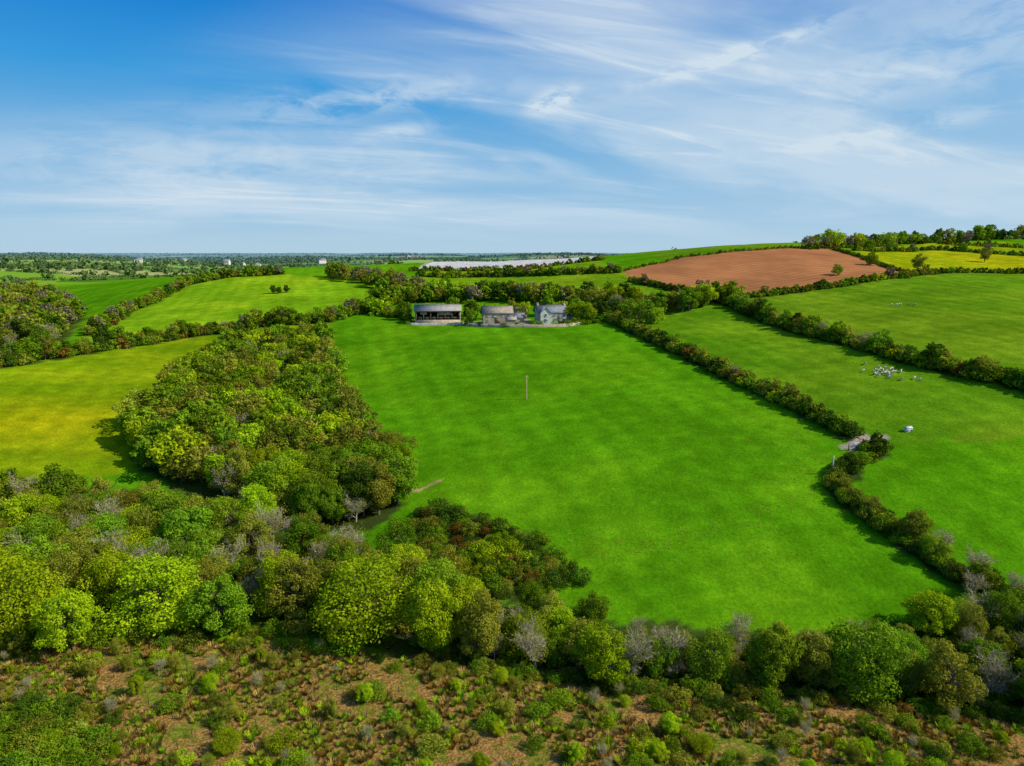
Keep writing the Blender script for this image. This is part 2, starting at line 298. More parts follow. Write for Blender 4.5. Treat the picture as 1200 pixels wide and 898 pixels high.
def put(parent,pts,kinds,hr,rng=RNG,nom=10.,sink=.15,name=None):
    ks=list(kinds); w=np.array([kinds[k] for k in ks],float); w/=w.sum(); Z=terrain(pts[:,0],pts[:,1])
    for (x,y),z in zip(pts,Z):
        k=ks[rng.choice(len(ks),p=w)]; d=math.hypot(x,y); lod=0 if d<165 else (1 if d<340 else 2)
        L=PR[k,lod]; mesh=L[rng.integers(len(L))]; s=(hr[0]+(hr[1]-hr[0])*rng.random())/nom; sw=s*(.85+.35*rng.random())
        obj(name or k,mesh,parent,(x,y,z-sink),rng.random()*6.28,(sw,sw,s))
# =============================================================== VEGETATION
e=empty('woodland')
put(e,poly_pts(WOOD,5.4),{'olive':.34,'mid':.36,'bright':.14,'bare':.12,'dark':.04},(7,11.8))
e=empty('woodland')
pts=poly_pts(LOW,5.8); pts=pts[(pts[:,1]>97)|(pts[:,0]<-80)]; put(e,pts,{'olive':.28,'mid':.31,'bright':.16,'bare':.25},(6.2,10.5))
put(e,poly_pts([(-100,91),(-60,95),(-22,95),(-10,106),(-10,90),(-24,90),(-45,90),(-75,88)],3.4),{'b_mid':.5,'b_olive':.3,'b_dark':.2},(1.6,3.4),nom=3.)
e=empty('valley_woodland'); put(e,poly_pts(VW,10.5),{'olive':.33,'mid':.33,'bare':.22,'dark':.12},(9,13))
FRONT=[('sycamore_tree','bright',-73,91,12.5,1.1),('sycamore_tree','bright',-62.5,88.5,9.5,1.05),('sycamore_tree','bright',-53,95,11.5,1.2),('field_maple_tree','bright',-80,96,12,1.1),
('oak_tree','mid',-43,94,9.5,1.1),('oak_tree','olive',-33,98,10.5,1.1),('sycamore_tree','bright',-23,94.5,12,1.2),('willow_tree','bright',-11.5,90.5,12,.8),('ash_tree','olive',-4.5,89.5,11,.95),
('alder_tree','bare',3.5,88.5,9,1),('willow_tree','bright',12,86,8.5,1.05),('ash_tree','bare',21.5,88,9.5,1.05),('alder_tree','mid',28,86,7,1),('oak_tree','mid',35.5,84.5,9,.95),('willow_tree','olive',41,85,9,1),('ivy_clad_tree','mid',47,83,10.5,1.05),
('ash_tree','bare',53,86,9.5,1.1),('willow_tree','olive',58,82,9.5,1.1),('ash_tree','bare',65,84,9.5,1.1),('willow_tree','bright',71,80,9,1.0),('ash_tree','olive',77,84,9,1.1),('ash_tree','bare',72,97,8,1.2),
('ash_tree','bare',-69,108,12.5,1.0),('ash_tree','bare',-60,104,12,1.0),('ash_tree','bare',-84,112,12,1.1),('ash_tree','bare',-38,103,12,1.0),('ash_tree','bare',-78,124,12,1.0),('ash_tree','bare',-48,108,12,1.0),('ash_tree','bare',-92,104,12,1.0),('ash_tree','bare',17,87,9.5,.9)]
for i,(nm,k,x,y,h,wf) in enumerate(FRONT):
    L=PR[k,0]; obj(nm,L[i%len(L)],None,(x,y,tz(x,y)-.2),i*1.7,(h/10*wf,h/10*wf,h/10))
e=empty('streamside_trees')
BZ=[(-8,104),(3,101),(14,97),(27,95),(40,93),(54,94),(69,97),(84,100),(110,97),(110,78),(64,82),(43,84),(33,85),(23,87),(12,88),(0,91),(-10,93)]
put(e,poly_pts(BZ,4.6),{'olive':.34,'mid':.22,'bare':.34,'bright':.07,'dark':.03},(3.6,7.6)); put(e,poly_pts(BZ,3.0),{'b_mid':.40,'b_olive':.35,'b_dark':.25},(1.0,2.6),nom=3.)
put(e,line_pts([(-12,91),(0,87.5),(12,85),(23,83.8),(43,82),(64,79.8),(100,76)],1.0,1.5),{'b_mid':.35,'b_olive':.3,'b_dark':.25,'b_rust':.1},(.9,2.3),nom=3.)
e=empty('bramble_scrub'); put(e,poly_pts(SCRUB,2.2),{'b_dark':.34,'b_rust':.16,'b_mid':.28,'b_olive':.22},(1.2,3.0),nom=3.)
put(e,np.array([(-6,118),(-3,116),(0,118.5),(-2,121),(3,115),(-9,113),(-5,111)]),{'b_bright':1},(2.6,3.6),nom=3.)
put(e,np.array([(10,112),(12,109.5),(8,109),(-12,131),(-15,134)]),{'b_dark':1},(3,4.2),nom=3.)
HB={'b_dark':.30,'b_mid':.34,'b_olive':.28,'b_bright':.04,'b_rust':.04}
def hedge(L,h,w,step,tr=0,th=(5,7),tk={'mid':.4,'olive':.3,'dark':.15,'bare':.15},name='hedgerow',kinds=HB):
    e=empty(name); put(e,line_pts(L,step,w),kinds,h,nom=3.)
    if tr: put(e,line_pts(L,tr,w*.5),tk,th)
hedge(H1,(2.2,4.2),1.5,.9,7,(3.8,6.5)); hedge(H1b,(1.8,3.6),1.6,.8,8,(3.5,5.5))
put(empty('hedgerow_trees'),np.array([(77,113),(79,108.5),(76,104),(82,104),(86,101),(73.5,118)]),{'bare':.6,'olive':.4},(5,7.5))
hedge(H2,(2.4,4.4),2.2,1.0,5,(5,8.5)); hedge(H3,(2,3.4),1.5,1.6,22,(5,7)); hedge(H4,(2,3),1,2); hedge(H5,(1.6,2.4),1,2); hedge(H6,(2,3.4),1.5,2.4,25,(6,9)); hedge(H6b,(2,3.4),1.5,2.6,25,(6,9)); hedge(BT,(1.2,2.2),.8,2.2)
hedge(H7,(2.6,4.5),3,1.3,3.6,(5,9)); hedge(H8,(2.4,4),2.5,2,5,(5,8)); hedge(BEH,(2.5,4.5),2.5,2,9,(5,7))
hedge(SKY,(3,5),3,3,7,(7,13),{'mid':.4,'olive':.3,'bright':.15,'bare':.15}); hedge([(20,290.5),(33,293),(43,297)],(1.2,2),.8,.9)
e=empty('hilltop_copse'); put(e,line_pts(HT,2.6,9),{'olive':.5,'bare':.25,'mid':.25},(7,12))
e=empty('farmyard_trees')
put(e,line_pts(FT,1.9,9),{'mid':.38,'bright':.14,'olive':.30,'dark':.08,'bare':.10},(6.5,11)); put(e,line_pts(FT[:5],2.5,5),{'mid':.40,'olive':.32,'dark':.12,'bare':.16},(6.5,11.5))
put(e,np.array([(-73,350),(-66,340),(-60,334),(-54,330),(-50,322),(-20,318),(-13,315),(-7,314),(4,312),(30,312),(36,306),(40,303),(47,308),(30,322),(52,305),(58,300),(50,297),(66,306),(74,312),(-36,330),(-28,330),(6,325),(16,320),(60,286),(57,279),(54,290),(-18.5,303),(5,305.5),(27,303),(-42,327),(-20,326),(0,320),(12,316),(22,314),(33,300)]),{'mid':.35,'bright':.28,'olive':.25,'dark':.12},(5.5,9.5))
put(e,line_pts([(-72,345),(-50,325),(-48,316)],1.6,3),{'b_mid':.5,'b_dark':.5},(2,4),nom=3.)
for nm,k,x,y,h in[('oak_tree','olive',228,389,10),('oak_tree','mid',-41,425,8),('oak_tree','dark',-143,412,5.5),('hawthorn_tree','dark',-139,411,4.5),('hawthorn_tree','dark',-136,414,5),('oak_tree','mid',210,405,8),('oak_tree','olive',300,440,9),('oak_tree','mid',270,500,10),('oak_tree','mid',175,372,6)]:
    obj(nm,PR[k,1][0],None,(x,y,tz(x,y)-.2),x,(h/10,h/10,h/10))
def clump(name,seed,hgt,cnt,mats):
    rng=np.random.default_rng(seed); mb=MB(); a=rng.random(cnt)*6.28; r=rng.random(cnt)**.5*.35; b0=np.stack([r*np.cos(a),r*np.sin(a),np.full(cnt,-.05)],1)
    a2=a+rng.normal(size=cnt)*.6; ln=hgt*(.5+.6*rng.random(cnt)); tip=b0+np.stack([np.cos(a2)*ln*.55,np.sin(a2)*ln*.55,ln],1); md=(b0+tip)/2+np.array([0,0,hgt*.12])
    w=np.stack([-np.sin(a2),np.cos(a2),np.zeros(cnt)],1)*.05
    v=np.stack([b0-w*.5,md-w,md+w,b0+w*.5, md-w,tip-w*.2,tip+w*.2,md+w],1).reshape(-1,3); mb.add(v,np.arange(8*cnt).reshape(-1,4),1,np.repeat(rng.random(cnt),2)); return mb.mesh(name,mats)
for k in('straw','bright','olive','mid','rust'): PR['g_'+k,0]=PR['g_'+k,1]=PR['g_'+k,2]=[clump('tussock_'+k,300+i,.8,70,[bark,LM[k]]) for i in range(2)]
CLP=[(-95,89),(-74,89),(-63,90.5),(-39,92),(-22,90),(-10,88),(0,85),(12,83),(23,82),(33,81),(43,80),(64,78),(90,74),(90,55),(-90,55)]
e=empty('clearing_undergrowth')
pts=poly_pts(CLP,1.1); dn=np.sin(pts[:,0]/5+2)*np.sin(pts[:,1]/4)+.5*np.sin(pts[:,0]/2.1+pts[:,1]/1.7)
put(e,pts[dn>-.45],{'g_straw':.36,'g_bright':.12,'g_olive':.22,'g_mid':.14,'g_rust':.16},(.3,.85),nom=.8,sink=0)
put(e,pts[(dn>.35)&(RNG.random(len(pts))<.32)],{'b_mid':.34,'b_olive':.34,'b_bright':.14,'b_straw':.10,'b_rust':.08},(.35,1.0),nom=3.,sink=.05)
pts2=poly_pts(CLP,2.6); put(e,pts2[RNG.random(len(pts2))<np.where(pts2[:,0]>0,.30,.13)],{'b_mid':.42,'b_olive':.28,'b_bright':.25,'b_dark':.05},(1.0,2.4),nom=3.)
put(e,poly_pts([(-62,62),(-44,62),(-46,68),(-52,74),(-60,76)],1.7),{'b_mid':.7,'b_olive':.2,'b_dark':.1},(1.6,3),nom=3.)
# whip saplings with a few leaves, planted over the clearing
sp2=poly_pts(CLP,4.2); put(empty('young_saplings'),sp2[RNG.random(len(sp2))<.5],{'olive':.4,'bare':.35,'bright':.25},(1.3,3.0),sink=.03)
mb=MB()
for r_ in range(9):
    for k in range(26):
        x0=-70+k*2.1+RNG.normal()*.25+r_*.4; y0=65.5+r_*2.7+RNG.normal()*.25
        if RNG.random()<.25: continue
        z0=tz(x0,y0); tube(mb,[(x0,y0,z0-.1),(x0+RNG.normal()*.04,y0,z0+.95)],[.05,.045],5,0)
obj('sapling_stakes',mb.mesh('sapling_stakes',[mat_noise('weathered_stake',(.035,.03,.02),(.09,.07,.045),4)]))
mb=MB(); A1=[(16,118.5),(25.7,120.7),(41.4,124.9),(57.2,131.7),(64.5,140.9),(69.6,151.2),(69.4,163.1)]
pp=np.concatenate([line_pts(A1,1.3,2.2),line_pts([(10,124),(22,121),(34,122)],1.6,1.8),line_pts([(50,165),(62,158),(68,150)],2.2,3),poly_pts([(10,112),(40,108),(62,120),(66,175),(45,185)],9)])
pp=pp+RNG.normal(size=pp.shape)*.5; pz=terrain(pp[:,0],pp[:,1])
for (x0,y0),z0 in zip(pp,pz):
    k=int(RNG.integers(3,8)); c0=np.array([x0,y0,z0+.06]); ctr=c0+RNG.normal(size=(k,3))*np.array([.22,.22,.03]); s=.10+.1*RNG.random((k,1)); an=RNG.random(k)*6.28
    u=np.stack([np.cos(an),np.sin(an),.1*RNG.normal(size=k)],1)*s; v=np.stack([-np.sin(an),np.cos(an),.15*RNG.normal(size=k)],1)*s*.6
    mb.add(np.stack([ctr-u,ctr-v,ctr+u,ctr+v],1).reshape(-1,3),np.arange(4*k).reshape(-1,4),0,RNG.random(k))
obj('dead_dock_plants',mb.mesh('dead_dock_plants',[leafmat('dock',(.38,.28,.04),(.62,.36,.11),.1,.005)]))
def distant():
    mb=MB(); rng=np.random.default_rng(5); P_=[]
    cw,ch=170,135
    def node(i,j):
        h=np.sin(i*127.1+j*311.7)*43758.5; h2=np.sin(i*269.5+j*183.3)*43758.5
        return np.array([i*cw+(h-np.floor(h)-.5)*cw*.7+ (j%2)*40, 420+j*ch+(h2-np.floor(h2)-.5)*ch*.6])
    for i in range(-16,17):
        for j in range(0,20):
            a=node(i,j)
            for bq in(node(i+1,j),node(i,j+1)):
                if rng.random()<.12: continue
                L=np.linalg.norm(bq-a); k=int(L/7); t=np.arange(k)/k+rng.random(k)/k; q=a+(bq-a)*t[:,None]+rng.normal(size=(k,2))*1.5
                hh=np.where(rng.random(k)<.20,rng.uniform(5,9,k),rng.uniform(1.6,3.4,k)); P_.append(np.column_stack([q,hh,np.full(k,24.)]))
    for _ in range(50):
        c=np.array([rng.uniform(-2200,2200),rng.uniform(600,4200)]); k=int(rng.uniform(30,90)); q=c+rng.normal(size=(k,2))*np.array([60,28]); P_.append(np.column_stack([q,rng.uniform(6,10,k),np.full(k,24.)]))
    for yy in np.linspace(3000,8500,20):
        x0=rng.uniform(-6000,6000); ww=rng.uniform(800,5000); q=line_pts([(x0-ww,yy),(x0,yy+rng.uniform(-150,150)),(x0+ww,yy+rng.uniform(-200,200))],26,10,rng); P_.append(np.column_stack([q,rng.uniform(4,9,len(q)),np.full(len(q),8.)]))
    Q=np.concatenate(P_); rr=np.hypot(Q[:,0],Q[:,1]-150); k=(rr>590)&(np.abs(Q[:,0])<Q[:,1]*.95+120)&~inpoly(Q[:,0],Q[:,1],[(-90,550),(75,535),(95,665),(-95,670)]); Q=Q[k]
    k=~((Q[:,1]<760)&(np.abs(Q[:,0])<110)&(rng.random(len(Q))<.5)); Q=Q[k]
    Z=terrain(Q[:,0],Q[:,1]); cnt=Q[:,3].astype(int); idx=np.repeat(np.arange(len(Q)),cnt); m_=len(idx)
    d=rng.normal(size=(m_,3)); d/=np.linalg.norm(d,axis=1)[:,None]; H=Q[idx,2]; D=np.hypot(Q[idx,0],Q[idx,1]); wd=np.maximum(H*.5,3.5)+(D>2800)*9
    p=np.column_stack([Q[idx,0],Q[idx,1],Z[idx]+H*.5])+d*np.column_stack([wd,wd,H*.5])*(.6+.45*rng.random((m_,1)))
    nn=d+.6*rng.normal(size=(m_,3)); nn/=np.linalg.norm(nn,axis=1)[:,None]; u=np.cross(nn,rng.normal(size=(m_,3))); u/=np.linalg.norm(u,axis=1)[:,None]; w=np.cross(nn,u)
    s=(H*.24*(.7+.6*rng.random(m_))+(D>2800)*1.6+.3)[:,None]; tone=.6*rng.random(len(Q))[idx]+.4*rng.random(m_)
    mb.add(np.stack([p-u*s,p-w*s*.8,p+u*s,p+w*s*.8],1).reshape(-1,3),np.arange(4*m_).reshape(-1,4),0,tone)
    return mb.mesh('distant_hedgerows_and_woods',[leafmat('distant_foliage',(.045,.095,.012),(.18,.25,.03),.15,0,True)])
obj('distant_hedgerows_and_woods',distant())
mb=MB(); SP=line_pts(STREAM[1:9],2.0,0,np.random.default_rng(1)); SP=SP[np.argsort(SP[:,0])]; zc=terrain(SP[:,0],SP[:,1])+.2; zc=np.convolve(np.pad(zc,4,'edge'),np.ones(9)/9,'valid')
T=np.gradient(SP,axis=0); T/=np.linalg.norm(T,axis=1)[:,None]; Nn=np.stack([-T[:,1],T[:,0]],1)*1.2
V=np.concatenate([np.column_stack([SP+Nn,zc]),np.column_stack([SP-Nn,zc])]); k=len(SP); mb.add(V,[(i,k+i,k+i+1,i+1) for i in range(k-1)],0)
wm,g,b=newmat('stream_water'); b.inputs['Base Color'].default_value=(.035,.04,.03,1); b.inputs['Roughness'].default_value=.08; b.inputs['Specular IOR Level'].default_value=.5
bp=g.N.new('ShaderNodeBump'); bp.inputs['Strength'].default_value=.3; g.L.new(g.NOISE(g.N.new('ShaderNodeTexCoord').outputs['Object'],1.5,4),bp.inputs['Height']); g.L.new(bp.outputs[0],b.inputs['Normal'])
obj('stream',mb.mesh('stream',[wm]))
# =============================================================== BUILDINGS
def stone_mat(name,c0,c1,c2):
    m,g,b=newmat(name); tc=g.N.new('ShaderNodeTexCoord').outputs['Object']; vo=g.N.new('ShaderNodeTexVoronoi'); vo.inputs['Scale'].default_value=2.2; g.L.new(tc,vo.inputs['Vector'])
    sv=g.N.new('ShaderNodeSeparateColor'); g.L.new(vo.outputs['Color'],sv.inputs[0]); c=g.MIX(sv.outputs[0],c0,c1); c=g.MIX(g.MR(g.NOISE(tc,.6,5),.45,.7),c,c2); g.L.new(c,b.inputs['Base Color'])
    bp=g.N.new('ShaderNodeBump'); bp.inputs['Strength'].default_value=.5; g.L.new(vo.outputs['Distance'],bp.inputs['Height']); g.L.new(bp.outputs[0],b.inputs['Normal']); return m
def roof_mat(name,c0,c1,freq,corr):
    m,g,b=newmat(name); tc=g.N.new('ShaderNodeTexCoord').outputs['Object']; sp=g.N.new('ShaderNodeSeparateXYZ'); g.L.new(tc,sp.inputs[0])
    s=g.M('SINE',g.M('MULTIPLY',sp.outputs[0 if corr else 2],freq)); nz=g.NOISE(tc,1.1,7,.65); c=g.MIX(g.MR(nz,.35,.65),c0,c1); c=g.SCALE(c,g.MR(s,-1,1,.82,1.1,False)); g.L.new(c,b.inputs['Base Color'])
    b.inputs['Roughness'].default_value=.75; b.inputs['Specular IOR Level'].default_value=.2; bp=g.N.new('ShaderNodeBump'); bp.inputs['Strength'].default_value=.6; g.L.new(s,bp.inputs['Height']); g.L.new(bp.outputs[0],b.inputs['Normal']); return m
stone=stone_mat('rubble_stone',(.32,.25,.16),(.56,.46,.32),(.40,.32,.21)); stone2=stone_mat('grey_stone',(.34,.31,.26),(.56,.51,.43),(.32,.29,.22))
white=mat_noise('weathered_limewash',(.58,.54,.46),(.72,.69,.61),1.2); slate=roof_mat('slate',(.15,.16,.18),(.27,.28,.30),26,False); oldroof=roof_mat('lichened_slate',(.24,.19,.14),(.40,.33,.25),26,False); corr=roof_mat('corrugated_sheet',(.24,.22,.20),(.40,.37,.33),20,True)
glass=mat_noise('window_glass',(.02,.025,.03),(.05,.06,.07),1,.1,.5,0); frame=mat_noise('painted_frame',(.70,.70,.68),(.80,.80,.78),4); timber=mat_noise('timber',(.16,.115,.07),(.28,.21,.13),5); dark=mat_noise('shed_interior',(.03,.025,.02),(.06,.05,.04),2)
def gable(parent,w,d,eave,ridge,wm,rm,org=(0,0),rot=0,over=.35,pre=''):
    x0,x1,y0,y1=-w/2,w/2,-d/2,d/2
    v=[(x0,y0,-1.5),(x1,y0,-1.5),(x1,y1,-1.5),(x0,y1,-1.5),(x0,y0,eave),(x1,y0,eave),(x1,y1,eave),(x0,y1,eave),(x0,0,ridge),(x1,0,ridge)]
    me=bpy.data.meshes.new(pre+'walls'); me.from_pydata(v,[],[(0,1,5,4),(2,3,7,6),(0,4,8,7,3),(1,2,6,9,5)]); me.materials.append(wm)
    obj(pre+'walls',me,parent,(org[0],org[1],0),rot)
    rb=MB(); sl=(ridge-eave)/(d/2); ex=over; ey=d/2+over
    for s in(-1,1):
        yo,zo=s*ey,ridge-sl*ey+.05; t=.16
        vv=[(x0-ex,0,ridge+.05),(x1+ex,0,ridge+.05),(x1+ex,yo,zo),(x0-ex,yo,zo)]; vv+= [(a,b_,c_+t) for a,b_,c_ in vv]
        rb.add(vv,[(0,1,2,3),(4,7,6,5),(0,4,5,1),(1,5,6,2),(2,6,7,3),(3,7,4,0)],0)
    rb.box((0,0,ridge+.24),(w+2*ex+.02,.28,.14),0)
    obj(pre+'roof',rb.mesh(pre+'roof',[rm]),parent,(org[0],org[1],0),rot)
def window(parent,x,y,z,w,h,nm='window'):
    mb=MB()
    def bx(cx,cz,dx,dz,off,t,mi): mb.box((x+cx,y-off,z+cz),(dx,t,dz),mi)
    bx(0,0,w,h,.02,.05,0)
    for q in(-1,1): bx(q*(w/2+.03),0,.09,h+.16,.05,.1,1); bx(0,q*(h/2+.03),w-.03,.09,.05,.1,1)
    bx(0,0,.06,h-.06,.055,.05,1); bx(0,0,w-.06,.05,.06,.04,1); bx(0,-h/2-.14,w+.3,.1,.1,.18,2)
    obj(nm,mb.mesh(nm,[glass,frame,stone2]),parent)
p=empty('stone_farmhouse',(17,301.5,tz(16,300)),math.radians(8)); p.scale=(.97,.95,.9)
gable(p,13.5,6.5,4.9,7.9,stone2,slate)
gable(p,6.0,4.6,4.9,7.6,white,slate,(-3.4,-3.4),math.pi/2,pre='wing_')
for wx_ in(1.2,3.4,5.6): window(p,wx_,-3.25,3.7,1.0,1.1)
for wx_ in(1.2,5.6): window(p,wx_,-3.25,1.4,1.1,1.3)
window(p,-3.4,-6.4,3.8,1.1,1.2); window(p,-3.4,-6.4,1.4,1.5,1.3)
mb=MB(); mb.box((3.4,-3.3,1.0),(1.0,.12,2.1),0); mb.box((3.4,-3.55,2.35),(1.6,.6,.12),1); obj('front_door',mb.mesh('front_door',[timber,slate]),p)
for cx in(-6.1,6.1):
    mb=MB(); mb.box((cx,0,8.2),(.95,.75,1.9),0); mb.box((cx,0,9.22),(1.1,.9,.15),0)
    for q in(-.22,.22): tube(mb,[(cx+q,0,9.28),(cx+q,0,9.75)],[.13,.1],8,1)
    obj('chimney',mb.mesh('chimney',[stone,mat_noise('chimney_pot',(.35,.13,.07),(.45,.2,.1),4)]),p)
gable(p,6,4.2,2.6,4.4,stone,slate,(9.4,1.0),0,pre='annexe_'); window(p,9.5,-1.1,1.5,1.0,1.0)
p=empty('stone_barn',(-6.5,303.5,tz(-6.5,302)),math.radians(6)); p.scale=(1,1,.9)
gable(p,13,6.6,5.0,7.9,stone,oldroof)
for wx_ in(-4.6,-1.8,1.6,4.4): window(p,wx_,-3.3,3.9,1.0,1.1)
for wx_ in(-4.6,4.4): window(p,wx_,-3.3,1.4,1.1,1.2)
mb=MB(); mb.box((-.2,-3.32,1.3),(2.4,.12,2.6),0); mb.box((-.2,-3.36,2.72),(2.9,.2,.25),1); obj('barn_doors',mb.mesh('barn_doors',[timber,stone2]),p)
gable(p,5,4.6,2.8,4.6,stone2,slate,(9.2,-1.2),0,pre='linhay_'); gable(p,4.2,3.4,2.2,3.4,stone,corr,(5.4,-6.4),0,pre='shed_')
p=empty('stone_outbuilding',(2.5,312,tz(2,311)),.1); gable(p,8,5,3.2,5.4,stone2,slate); window(p,-1.5,-2.5,1.8,.9,.9)
p=empty('open_fronted_barn',(-34,314,tz(-34,313)-.2),math.radians(5)); p.scale=(1,1,1.08)
mb=MB(); mb.box((0,5.2,1.8),(20.5,.4,6.4),0); mb.box((-10.1,0,1.8),(.4,9.9,6.4),0); mb.box((10.1,0,1.8),(.4,9.9,6.4),0); mb.box((0,-5.1,.1),(20.5,.35,3.1),0); obj('stone_walls',mb.mesh('w',[stone]),p)
mb=MB()
for k in range(7): mb.box((-9.6+k*3.2,-5.1,3.35),(.28,.26,3.4),0)
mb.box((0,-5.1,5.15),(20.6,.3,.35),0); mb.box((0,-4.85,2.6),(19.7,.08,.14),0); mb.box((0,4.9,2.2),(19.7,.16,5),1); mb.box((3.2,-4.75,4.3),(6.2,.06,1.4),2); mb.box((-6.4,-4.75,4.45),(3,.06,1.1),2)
for k in range(6): mb.box((-8+k*3.2,-2+RNG.normal()*.8,2.0),(1.6,1.4,1.6),3)
haym=mat_noise('straw_bale',(.36,.27,.11),(.55,.43,.20),7)
obj('posts_and_rails',mb.mesh('p',[timber,dark,corr,haym]),p)
mb=MB()
for s in(-1,1):
    vv=[(-10.8,0,7.6),(10.8,0,7.6),(10.8,s*5.7,5.35),(-10.8,s*5.7,5.35)]; vv+=[(a,b_,c_+.1) for a,b_,c_ in vv]; mb.add(vv,[(0,1,2,3),(4,7,6,5),(0,4,5,1),(1,5,6,2),(2,6,7,3),(3,7,4,0)],0)
mb.box((0,0,7.73),(21.6,.4,.1),0); obj('corrugated_roof',mb.mesh('roof',[corr]),p)
me=bpy.data.meshes.new('ends'); me.from_pydata([(-10.3,-5.2,5),(-10.3,5.2,5),(-10.3,0,7.5),(10.3,-5.2,5),(10.3,5.2,5),(10.3,0,7.5)],[],[(0,2,1),(3,4,5)]); me.materials.append(stone); obj('gable_ends',me,p)
def wall(name,L,h,t,mat):
    mb=MB(); L=np.array(L,float); Q=[]
    for a,b_ in zip(L[:-1],L[1:]):
        k=max(1,int(np.linalg.norm(b_-a)/1.5)); Q+=[a+(b_-a)*i/k for i in range(k)]
    Q.append(L[-1]); Q=np.array(Q); T=np.gradient(Q,axis=0); T/=np.linalg.norm(T,axis=1)[:,None]; Nn=np.stack([-T[:,1],T[:,0]],1)*t/2; z=terrain(Q[:,0],Q[:,1]); hh=h*(1+.08*RNG.normal(size=len(Q)))
    k=len(Q); V=np.concatenate([np.column_stack([Q+Nn,z-.4]),np.column_stack([Q-Nn,z-.4]),np.column_stack([Q+Nn*.8,z+hh]),np.column_stack([Q-Nn*.8,z+hh])])
    F=[];
    for i in range(k-1): F+=[(i,i+1,2*k+i+1,2*k+i),(k+i,3*k+i,3*k+i+1,k+i+1),(2*k+i,2*k+i+1,3*k+i+1,3*k+i)]
    F+=[(0,2*k,3*k,k),(k-1,2*k-1,4*k-1,3*k-1)]; mb.add(V,F,0); obj(name,mb.mesh(name,[mat]))
wall('garden_wall',[(-20,300),(-12,295.5),(0,290.5),(12,287.5),(22,288),(30,292.5)],1.2,.5,stone); wall('yard_wall',[(-46,306),(-34,305.2),(-22,304)],1.1,.5,stone2)
put(empty('garden_shrubs'),np.array([(-18,298.5),(-14,297),(-3,292),(5,290),(9,293),(24,290),(26,293),(28,296),(12,290),(-20.5,304),(-47,309),(-16,300),(30,296),(2,293)]),{'b_mid':.5,'b_dark':.3,'b_bright':.2},(1.2,2.8),nom=3.)
for i,(x0,y0,s) in enumerate([(-620,1500,1.5),(-480,1750,1.6),(-900,1900,1.8),(-300,2000,1.5),(250,1650,1.2),(-700,1300,1.1),(120,1900,1.4),(-520,1420,1.2),(-560,1440,1.0)]):
    p=empty('distant_farmhouse',(x0,y0,tz(x0,y0)+1.5),i*.7); p.scale=(s,s,s); gable(p,12,7,4.5,7.5,white,slate)
mb=MB()
for k in range(13):
    ya=566+k*6.3; xa=-76+k*.3; xb=60+k*1.3; m_=24
    cx=np.linspace(xa,xb,m_); yy=ya-(cx-xa)*.11; zz=terrain(cx,yy); kk=7; an=np.linspace(0,np.pi,kk)
    V=np.stack([np.repeat(cx,kk),(yy[:,None]+2.7*np.cos(an)).ravel(),(zz[:,None]+1.3*np.sin(an)-.1).ravel()],1)
    mb.add(V,[(i*kk+j,i*kk+j+1,(i+1)*kk+j+1,(i+1)*kk+j) for i in range(m_-1) for j in range(kk-1)],0)
obj('polytunnels',mb.mesh('polytunnels',[mat_noise('polythene',(.46,.42,.38),(.62,.58,.54),.15,.6,.2,0)]))
put(empty('hedgerow'),line_pts([(-82,556),(-20,545),(50,535),(70,532)],2.2,1.5),HB,(2,4),nom=3.)
polem=mat_noise('creosoted_pole',(.42,.31,.13),(.58,.44,.22),3); ins=mat_noise('insulator',(.5,.48,.45),(.6,.6,.58),5,.3,.5,0)
def pole(x0,y0,h,mat,arm=True):
    p=empty('telegraph_pole',(x0,y0,tz(x0,y0))); mb=MB(); tube(mb,[(0,0,-.5),(0,0,h*.5),(0,0,h),(0,0,h+.03)],[.18,.16,.13,.01],10); obj('pole',mb.mesh('pole',[mat]),p)
    if arm:
        mb=MB(); mb.box((0,-.2,h-.6),(1.0,.1,.12),0); 
        for q in(-.4,0,.4): tube(mb,[(q,-.2,h-.54),(q,-.2,h-.42),(q,-.2,h-.3)],[.05,.07,.03],8,1)
        obj('crossarm',mb.mesh('crossarm',[mat,ins]),p)
pole(4.3,198.2,7.2,polem); pole(69.3,141.5,4.2,mat_noise('grey_pole',(.4,.38,.33),(.55,.52,.47),3),False)
p=empty('livestock_feeder',(94.7,158.2,tz(94.7,158.2)),.3); p.scale=(.78,.72,.62); fm=mat_noise('pale_galvanised',(.50,.52,.54),(.66,.68,.68),2,.45,.4,0)
gable(p,2.3,1.3,1.1,1.5,fm,fm,(0,0),0,.08)
mb=MB()
for q in(-.7,.7):
    for s in(-.72,.72): tube(mb,[(q,s-.08,.28),(q,s+.08,.28)],[.28,.28],14,0); tube(mb,[(q,s-.081,.28),(q,s-.08,.28)],[.01,.28],14,0); tube(mb,[(q,s+.08,.28),(q,s+.081,.28)],[.28,.01],14,0)
tube(mb,[(1.1,0,.4),(2.2,0,.3)],[.05,.05],6,0); obj('wheels_and_drawbar',mb.mesh('wheels',[dark]),p)
def fgate(x0,y0,rz):
    p=empty('field_gate',(x0,y0,tz(x0,y0)),rz); mb=MB()
    for z_ in(.25,.45,.65,.9,1.15): tube(mb,[(-1.7,0,z_),(1.7,0,z_)],[.03,.03],6)
    for q in(-1.7,0,1.7): tube(mb,[(q,0,.2),(q,0,1.2)],[.035,.035],6)
    tube(mb,[(-1.7,0,.25),(1.7,0,1.15)],[.025,.025],6); obj('bars',mb.mesh('bars',[fm]),p); mb=MB()
    for q in(-1.95,1.95): mb.box((q,0,.5),(.2,.2,1.9),0)
    obj('gateposts',mb.mesh('posts',[timber]),p)
fgate(82.2,154.2,math.radians(60)); fgate(79,151,math.radians(10))
p=empty('water_trough',(80.2,152.8,tz(80.2,152.8)),.5); mb=MB(); 
